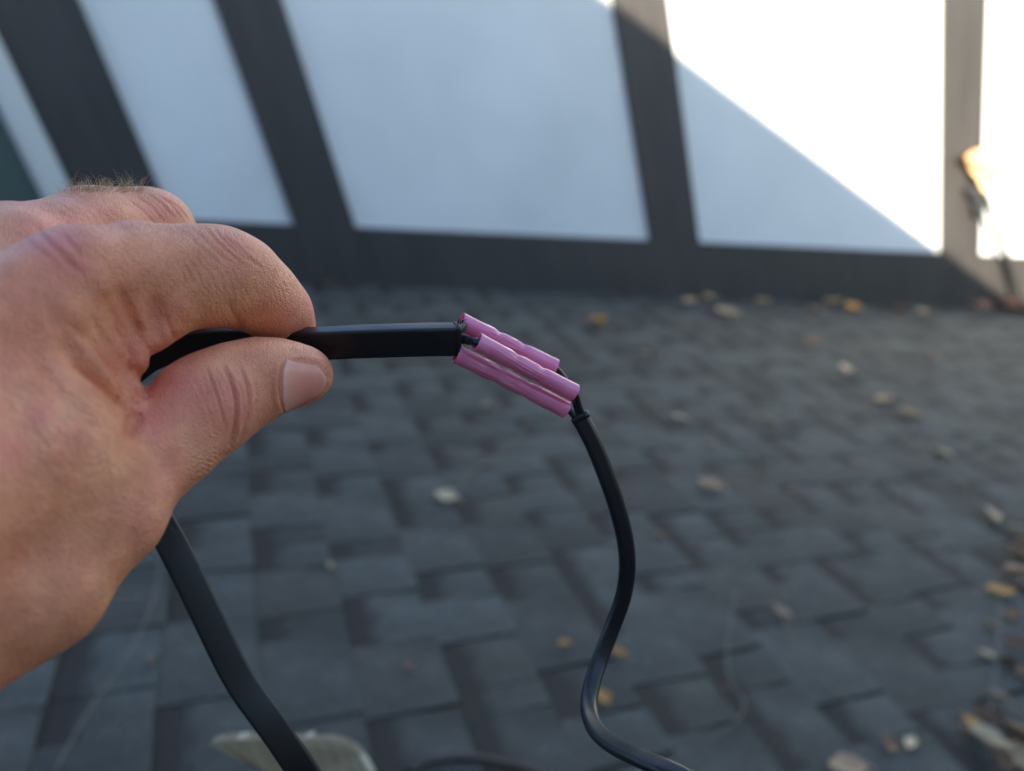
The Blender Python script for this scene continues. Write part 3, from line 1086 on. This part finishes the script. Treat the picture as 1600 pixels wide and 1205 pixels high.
# three butt splices
def butt(a, b, la, rb_in, rb_out, seed):
    """a, b: axis ends in camera mm"""
    rr = np.random.default_rng(seed)
    n, k = 110, 84
    t = np.linspace(0, 1, n)
    path = a[None] + t[:, None] * (b - a)[None]
    R0 = 2.78
    rad = np.full(n, R0)
    bmp = lambda c, w: np.exp(-((t - c) / w) ** 2)
    rad = rad - 0.42 * bmp(0.37, 0.035) - 0.36 * bmp(0.63, 0.035) - 0.16 * bmp(0.5, 0.16) + 0.10 * bmp(0, .06) + 0.08 * bmp(1, 0.05)
    ang = np.arange(k) * 2 * math.pi / k
    jit = np.zeros((n, k))
    ph = rr.uniform(0, 6.28, 6)
    lines = [(rr.uniform(0, 6.28), rr.uniform(-2.5, 2.5), rr.uniform(.24, .52), rr.uniform(.07, .15), rr.uniform(.5, 1)) for _ in range(26)]
    env = np.clip(bmp(0.42, 0.13) + 0.6 * bmp(0.62, 0.08), 0, 1)
    for i in range(n):
        w_ = sum(np.sin((7 + 3 * q) * ang + ph[q] + 2.2 * math.sin(9 * t[i] + ph[q])) for q in range(4)) / 4
        jit[i] = rad[i] * (1 + 0.05 * env[i] * w_ + 0.012 * np.sin(3 * ang + ph[4] + 4 * t[i]))
        for (a0, sl_, c0, w0, h0) in lines:
            da = np.angle(np.exp(1j * (ang - a0 - sl_ * (t[i] - c0))))
            jit[i] += 0.12 * h0 * np.exp(-(da / 0.085) ** 2) * math.exp(-((t[i] - c0) / w0) ** 2)
    root = empty('x', (0, 0, 0)); bpy.data.objects.remove(root)
    T = _n(b - a); A = _n(np.cross(T, [0, 0, 1.0])); B = np.cross(T, A)
    V = []
    ragged = rr.uniform(-0.35, 0.35, k) * 0.5
    for wall_ in (0, 0.38):
        for i in range(n):
            r = (jit[i] - wall_)
            off = ragged * (max(0, 1 - i / 3) - max(0, 1 - (n - 1 - i) / 3))
            V.append(path[i] + r[:, None] * (np.cos(ang)[:, None] * A + np.sin(ang)[:, None] * B) + off[:, None] * T)
    V = np.concatenate(V)
    fs = []
    for i in range(n - 1):
        for j in range(k):
            q, r_ = i * k + j, i * k + (j + 1) % k
            fs.append((q, q + k, r_ + k, r_)); o_ = n * k
            fs.append((o_ + q, o_ + r_, o_ + r_ + k, o_ + q + k))
    for i in (0, n - 1):
        for j in range(k):
            q, r_ = i * k + j, i * k + (j + 1) % k
            fs.append((q, r_, r_ + n * k, q + n * k) if i == 0 else (q, q + n * k, r_ + n * k, r_))
    tube = mesh_obj('butt_splice', C2W(V), fs, PINK, cab, smooth=True)
    # crimp barrel inside
    m_ = lambda u: a + u * (b - a)
    bp = np.array([m_(u) for u in np.linspace(0.33, 0.68, 16)])
    bs = [1, 1, 1, .93, .86, .9, 1, 1, 1, 1, .9, .86, .93, 1, 1, 1]
    sweep('crimp_barrel', bp, np.array([A] * 16), circle(1.95, 20), TIN, tube, scale=bs)
    return tube, m_


B1 = butt(cmm(745, 534, 242.5), cmm(897.5, 613.5, 254), 0, 0, 0, 1)
A1 = butt(cmm(719.5, 502, 250), cmm(866.5, 574, 261), 0, 0, 0, 2)
C1 = butt(cmm(713.5, 553.5, 247), cmm(885, 640, 257.5), 0, 0, 0, 5)


def wire(rows, r, mat=WIRE):
    sp_ = spline(rows, 10)
    sweep('wire', sp_, np.tile(np.array([0.1, 0.3, 1.0]), (len(sp_), 1)), circle(r, 16), mat, cab)


ud = _n(up)
e0 = cmm(716, 530, 247)
wire([e0 - np.array([6, 0, 0]), e0 + np.array([0.0, 0, -.2]), cmm(735, 533, 245), cmm(748, 536, 242.8), A1[1](0) * 0 + B1[1](0.15), B1[1](0.35)], 1.35)
wire([e0 - np.array([6, 0, 0]) + ud * 3.1, e0 + ud * 3.1, cmm(724, 508, 248.5), A1[1](0.1), A1[1](0.35)], 1.3)
wire([e0 - np.array([6, 0, 0]) - ud * 3.1, e0 - ud * 3.1, C1[1](0.06), C1[1](0.16), C1[1](0.35)], 1.3)
t0 = cmm(907, 655, 258); t1 = cmm(916, 672, 258.6)
wv = _n(np.array(wA))
wire([B1[1](0.66), B1[1](0.9), B1[1](1.0), cmm(904, 632, 256.3), t0 + wv * 1.2, t1 + wv * 1.2], 1.05)
wire([C1[1](0.66), C1[1](0.9), C1[1](1.0), cmm(893, 645, 257.6), t0 - wv * 1.3, t1 - wv * 1.3], 1.05)
wire([A1[1](0.66), A1[1](0.9), A1[1](1.0), cmm(882, 592, 261.5), cmm(896, 622, 260.6), t0 + np.array([0, 0, .6]), t1], 1.0)

# ------------------------------------------------------------------ broken piece of pale wood near the camera
m = M('weathered_wood', 0.85)
tcw = m.n('TexCoord'); mpw = m.n('Mapping'); mpw.inputs['Rotation'].default_value = (0.2, 0.55, 0.3); mpw.inputs['Scale'].default_value = (1.0, 0.5, 0.07)
m.l(tcw.outputs['Object'], mpw.inputs[0])
n1 = m.n('TexNoise'); n1.inputs['Scale'].default_value = 330; n1.inputs['Detail'].default_value = 6; n1.inputs['Distortion'].default_value = 0.4
m.l(mpw.outputs[0], n1.inputs['Vector'])
n2 = m.tex('Noise', 45, 4)
c = m.ramp(n1.outputs[0], [(0.3, (0.22, 0.165, 0.095)), (0.5, (0.29, 0.225, 0.135)), (0.7, (0.35, 0.28, 0.18))])
m.col(m.mix(m.ramp(n2.outputs[0], [(0.4, (0, 0, 0)), (0.7, (.6, .6, .6))]), c, (0.25, 0.215, 0.16)))
m.bump(n1.outputs[0], 0.3, 0.001)
WOOD = m.m
m = M('bare_wood_edge', 0.7)
n1 = m.tex('Noise', 90, 4)
m.col(m.ramp(n1.outputs[0], [(0.3, (0.42, 0.36, 0.27)), (0.7, (0.55, 0.48, 0.37))]))
WOODW = m.m
ZW = 0.50
lo_px = [(328, 1164), (338, 1160), (352, 1157.5), (368, 1156.5), (385, 1155.5), (392, 1157), (405, 1156), (430, 1157), (455, 1158), (474, 1156.5), (484, 1153.5), (487, 1158.5), (505, 1158.5), (524, 1160), (540, 1165), (554, 1174), (563, 1184)]
lo_px = [(x, y) for a, b in zip(lo_px, lo_px[1:] + lo_px[-1:]) for x, y in ((a[0], a[1]), ((a[0] + b[0]) / 2 + rng.uniform(-2, 2), (a[1] + b[1]) / 2 + rng.uniform(-2.2, 1.6)))][:-1]
rr_ = [P(x, y, ZW + 0.00025 * (x - 330)) for x, y in lo_px]
dwn = np.array([0.03, 0.10, -1.0])
def to_roof(p, d):
    t = ((roof_w(0, 0, 0.002) - p) @ NW) / (d @ NW)
    return p + t * d
a_end = to_roof(P(600, 1262, ZW + .06), np.array([0.05, 0.1, -1.0]))
left2 = P(395, 1200, ZW + 0.02); left3 = P(440, 1222, ZW + .03)
l_end = to_roof(P(470, 1300, ZW + .05), np.array([0.05, 0.1, -1.0]))
right2 = P(580, 1212, ZW + .06); 
outl = [*rr_, right2, a_end, l_end, left3, left2]
nn = _n(np.cross(a_end - rr_[0], rr_[-1] - rr_[0])); 
if nn @ (O - rr_[5]) > 0: nn = -nn
back = [p + nn * 0.0045 + np.array([0.004, 0, 0]) for p in outl]
k = len(outl)
fs = [tuple(range(k)), tuple(range(2 * k - 1, k - 1, -1))] + [(i, i + k, (i + 1) % k + k, (i + 1) % k) for i in range(k)]
wl = np.array(l_end)
wood = mesh_obj('wood_offcut', outl + back, fs, WOOD, loc=wl)
wood.data.materials.append(WOODW)
for i in range(2, len(fs)):
    if i - 2 in (6, 7, 18, 19, 20, 32): wood.data.polygons[i].material_index = 1
tag(wood, 'broken pale wood offcut standing behind the lower black cable', 'wood')

# ------------------------------------------------------------------ dry leaves and stems on the roof
def leaf_mat(name, a, b):
    m = M(name, 0.7)
    n1 = m.tex('Noise', 60, 4)
    m.col(m.ramp(n1.outputs[0], [(0.3, a), (0.7, b)]))
    return m.m


LM = {'tan': leaf_mat('dry_leaf_tan', (0.32, 0.21, 0.11), (0.48, 0.34, 0.20)),
      'brown': leaf_mat('dry_leaf_brown', (0.16, 0.085, 0.045), (0.28, 0.15, 0.08)),
      'pale': leaf_mat('dry_leaf_pale', (0.50, 0.37, 0.21), (0.68, 0.53, 0.33)),
      'orange': leaf_mat('dry_leaf_orange', (0.42, 0.19, 0.05), (0.58, 0.30, 0.09)),
      'pink': leaf_mat('dry_leaf_pink', (0.46, 0.27, 0.15), (0.58, 0.37, 0.22)),
      'red': leaf_mat('dry_leaf_red', (0.38, 0.10, 0.06), (0.52, 0.18, 0.10))}


def leaf_mesh(seed, curl):
    rr = random.Random(seed)
    n, mm = 7, 4
    V, fs = [], []
    for i in range(n + 1):
        t = i / n
        hw = 0.36 * math.sin(math.pi * min(1, t * 0.97 + 0.02)) ** 0.8 * (1 - 0.25 * t) * (1 + rr.uniform(-.12, .12))
        for j in range(mm + 1):
            k = 2 * j / mm - 1
            x = t - 0.5 + rr.uniform(-.02, .02)
            y = k * hw
            z = 0.22 * curl * abs(k) ** 1.5 * hw / .36 + 0.35 * curl * (t - 0.45) ** 2 * 2 + rr.uniform(-.015, .015) + .03
            V.append((x, y, z))
    for i in range(n):
        for j in range(mm):
            q = i * (mm + 1) + j
            fs.append((q, q + mm + 1, q + mm + 2, q + 1))
    b = len(V)                                   # stalk
    for i in range(4):
        t = i / 3
        for a in range(3):
            V.append((-0.46 - 0.32 * t, 0.02 * math.cos(a * 2.1) + .05 * t * t, 0.03 + 0.16 * curl * (1 - t) + 0.02 * math.sin(a * 2.1)))
    for i in range(3):
        for a in range(3):
            fs.append((b + i * 3 + a, b + i * 3 + (a + 1) % 3, b + i * 3 + 3 + (a + 1) % 3, b + i * 3 + 3 + a))
    me = bpy.data.meshes.new('dry_leaf')
    me.from_pydata(V, [], fs); me.update()
    me.polygons.foreach_set('use_smooth', [True] * len(me.polygons))
    return me


LMESH = {c: [] for c in LM}
for c in LM:
    for i in range(4):
        me = leaf_mesh(hash(c) % 1 + i * 11 + len(c), (0.6, 1.1, 1.6, 0.9)[i]); me.materials.append(LM[c]); LMESH[c].append(me)
lr = random.Random(5)
ROT = Matrix.Rotation(TH, 4, 'Y')


def leaf(px_, py_, size_px, colr, label, group=None, tilt=0.25, name='dry_leaf'):
    s, y = roof_sy(px_, py_)
    y = min(y, YW - 0.05)
    p = roof_w(s, y, 0.006)
    z = project(p)[2]
    sz = size_px * z / F
    ob = bpy.data.objects.new(name, lr.choice(LMESH[colr])); COL.objects.link(ob)
    M4 = Matrix.Translation(Vector(p)) @ ROT @ Matrix.Rotation(lr.uniform(0, 6.28), 4, 'Z') @ Matrix.Rotation(lr.uniform(-tilt, tilt), 4, 'X') @ Matrix.Diagonal((sz, sz * lr.uniform(.8, 1.2), sz, 1))
    ob.matrix_world = M4
    tag(ob, label, 'leaf', group)
    return ob


for a in [(935, 511, 36, 'orange', 'orange-brown dry leaf below the wall, left of the other leaves there'),
          (1137, 494, 46, 'tan', 'tan dry leaf near the wall foot, middle of the leaves there'),
          (1062, 658, 30, 'pale', 'pale dry leaf on the open shingles right of the pink splices'),
          (1108, 766, 42, 'pink', 'light brown dry leaf right of the thin cable'),
          (697, 784, 38, 'pale', 'pale leaf with thin stem in the middle of the roof'),
          (1318, 582, 34, 'pale', 'pale curled leaf at upper right of the roof'),
          (1380, 630, 34, 'tan', 'tan leaf at the upper end of a thin stem, right side'),
          (1420, 652, 36, 'tan', 'tan leaf just below another on the right stem'),
          (1467, 713, 34, 'pale', 'pale leaf halfway down the right stem'),
          (1545, 812, 40, 'pale', 'pale leaf at the lower end of the right stem'),
          (1220, 963, 34, 'tan', 'tan leaf at the tip of the dark vine stem'),
          (941, 1097, 32, 'orange', 'orange dry leaf touching the lower bend of the thin cable'),
          (1420, 1168, 36, 'pale', 'bright pale leaf near the bottom edge, standing alone'),
          (1540, 1172, 66, 'pale', 'large pale leaf at bottom right below the brown ones'),
          (1318, 1207, 66, 'pink', 'long brown-pink leaf cut by the bottom edge of the photo'),
          (1562, 930, 48, 'orange', 'orange leaf at the top of the thin upright stem'),
          (1541, 1030, 32, 'pale', 'small pale leaf halfway along the thin upright stem')]:
    leaf(*a)
ORD = ['first', 'second', 'third', 'fourth', 'fifth', 'sixth', 'seventh', 'eighth', 'ninth', 'tenth']


def leaves(rows, fmt, group, axis, tilt=0.25):
    for colr in sorted({q[3] for q in rows}):
        same = sorted([q for q in rows if q[3] == colr], key=lambda q: q[axis])
        for i, q in enumerate(same):
            o_ = ORD[i] if len(same) > 1 else 'only'
            leaf(*q, fmt.format(c={'pink': 'light brown', 'pale': 'pale'}.get(colr, colr), o=o_), group, tilt)


G1 = 'dry leaves strewn along the wall foot'
leaves([(512, 445, 30, 'brown'), (1075, 479, 30, 'tan'), (1105, 472, 28, 'tan'), (1300, 480, 34, 'tan'), (1330, 486, 38, 'orange'), (1270, 490, 26, 'tan'), (1405, 488, 28, 'brown'), (1190, 478, 26, 'tan'), (1270, 537, 28, 'brown'), (1440, 492, 26, 'tan')], 'small {c} dry leaf by the wall foot, {o} {c} one there from the left', G1, 0)
G2 = 'dead leaves heaped at the right edge'
leaves([(1588, 832, 40, 'tan'), (1596, 862, 44, 'brown'), (1594, 878, 46, 'pink'), (1590, 905, 46, 'pink'), (1600, 925, 50, 'brown'), (1580, 970, 40, 'brown'), (1547, 985, 24, 'tan'), (1520, 1140, 44, 'orange'), (1534, 1128, 40, 'brown'), (1512, 1150, 40, 'brown'), (1588, 1150, 52, 'tan'), (1600, 1170, 56, 'brown'), (1576, 1184, 50, 'tan'), (1594, 1196, 60, 'tan'), (1560, 1200, 44, 'brown'), (1570, 1040, 36, 'brown'), (1585, 1010, 34, 'brown'), (1555, 1098, 34, 'tan'), (1605, 1060, 50, 'brown')], '{c} dead leaf at the right edge, {o} {c} one from the top', G2, 1, 0.7)
G3 = 'small dry scraps scattered on the roof'
leaves([(880, 1012, 22, 'orange'), (965, 1030, 28, 'orange'), (1385, 1172, 40, 'brown'), (640, 1048, 20, 'brown'), (1200, 664, 20, 'tan'), (1030, 842, 20, 'brown'), (516, 890, 18, 'tan'), (1110, 700, 18, 'tan'), (1235, 770, 18, 'brown'), (240, 1040, 20, 'brown'), (760, 640, 18, 'tan'), (1005, 560, 20, 'tan'), (1450, 560, 22, 'brown'), (1340, 730, 18, 'tan'), (1130, 1085, 18, 'brown')], 'tiny {c} leaf scrap on the open shingles, {o} {c} scrap from the left', G3, 0)

STEM = leaf_mat('dry_stem', (0.16, 0.12, 0.08), (0.26, 0.20, 0.14))
STEMP = leaf_mat('pale_dry_stem', (0.14, 0.125, 0.105), (0.22, 0.19, 0.16))


def stem(rows, r_mm, mat, label, h=0.012):
    pts = np.array([roof_row(x, y, h if i not in (0, len(rows) - 1) else 0.007) for i, (x, y) in enumerate(rows)])
    sp_ = spline(pts, 8)
    ob = sweep('twig', sp_, np.tile(R.T @ NW, (len(sp_), 1)) + 0.01, circle(r_mm, 6), mat, None)
    tag(ob, label, 'twig')


stem([(1222, 966), (1236, 1010), (1262, 1050), (1310, 1092), (1360, 1132), (1392, 1172)], 1.3, STEM, 'dark vine stem curving across the lower right shingles')
stem([(1148, 930), (1134, 1020), (1140, 1075), (1160, 1105), (1150, 1135), (1112, 1158)], 1.3, STEMP, 'pale hooked stem left of the dark vine stem')
stem([(1378, 628), (1412, 668), (1460, 708), (1500, 762), (1540, 808)], 1.3, STEM, 'thin stem linking pale leaves on the right of the roof')
stem([(1560, 935), (1553, 1010), (1547, 1080), (1540, 1140)], 1.3, STEMP, 'thin straight stem rising from the large pale leaf', h=0.03)
stem([(252, 880), (236, 960), (196, 1040), (140, 1120), (84, 1215)], 1.2, STEMP, 'long pale stem on the shingles left of the thick cable')
stem([(828, 655), (812, 690), (770, 722), (730, 748), (712, 782)], 1.2, STEM, 'faint curved stem running up from the pale middle leaf')
stem([(1120, 690), (1160, 708), (1182, 736), (1160, 756), (1108, 766), (1060, 772)], 1.3, STEM, 'faint hooked stem beside the light brown leaf')

# ------------------------------------------------------------------ sunlit dead weed standing against the wall at the far right
m = M('weed_stalk', 0.7); n1 = m.tex('Noise', 30, 3); m.col(m.ramp(n1.outputs[0], [(0.3, (0.010, 0.012, 0.014)), (0.7, (0.02, 0.02, 0.02))])); STALK = m.m
m = M('weed_leaf', 0.6); n1 = m.tex('Noise', 14, 4); m.col(m.ramp(n1.outputs[0], [(0.3, (0.70, 0.30, 0.14)), (0.7, (0.85, 0.60, 0.32))])); WLEAF = m.m
m = M('weed_leaf_dark', 0.6, (0.03, 0.035, 0.04)); WDARK = m.m


def at_wall(px_, py_, off):
    d = P(px_, py_, 1.0) - O
    return O + d * ((YW - off) / d[1])


wb = roof_w(*roof_sy(1606, 492), 0.0)
weed = empty('dead_weed', wb)
tag(weed, 'sunlit dead weed with orange leaf tip against the wall, far right', 'weed')
_cp = (np.array([wb, at_wall(1586, 440, .10), at_wall(1566, 380, .09), at_wall(1546, 325, .09), at_wall(1534, 288, .09)]) - O) @ R * 1000
sp_ = spline(_cp, 6)
sweep('stalk', sp_, np.tile(R.T @ np.array([1, 0, 0.0]), (len(sp_), 1)), circle(17, 8), STALK, weed, scale=np.linspace(1.2, 0.8, len(sp_)))


def crumple(name, pts_px, off, depth, mat, seed):
    """a crumpled leaf: outline given, two skins bulging apart"""
    rr = random.Random(seed)
    c = np.mean([at_wall(x, y, off) for x, y in pts_px], 0)
    rim = [at_wall(x, y, off + rr.uniform(-.03, .03)) for x, y in pts_px]
    k = len(rim)
    V = list(rim); fs = []
    rings = []
    for sgn in (-1, 1):
        prev = list(range(k))
        for t in (0.66, 0.33):
            cur = []
            for q in rim:
                p = c + (q - c) * t + np.array([rr.uniform(-.01, .01), sgn * depth * (1 - t) + rr.uniform(-.012, .012), rr.uniform(-.01, .01)])
                cur.append(len(V)); V.append(p)
            for i in range(k):
                j = (i + 1) % k
                fs.append((prev[i], prev[j], cur[j], cur[i]))
            prev = cur
        fs.append(tuple(prev))
    mesh_obj(name, V, fs, mat, weed, smooth=False)


crumple('dry_head', [(1508, 246), (1520, 236), (1533, 233), (1545, 240), (1560, 236), (1568, 250), (1564, 272), (1554, 290), (1543, 303), (1534, 296), (1528, 280), (1516, 266)], .10, .05, WLEAF, 2)
crumple('hanging_leaf', [(1512, 296), (1522, 290), (1534, 302), (1540, 322), (1538, 342), (1528, 338), (1518, 320)], .07, .02, WDARK, 5)
leaves([(1556, 458, 40, 'red'), (1540, 470, 44, 'red'), (1570, 474, 44, 'red'), (1520, 478, 36, 'brown'), (1580, 490, 40, 'brown')], '{c} leaf piled at the foot of the dead weed, {o} {c} one from the left', 'leaves at the foot of the weed', 0, 0.5)
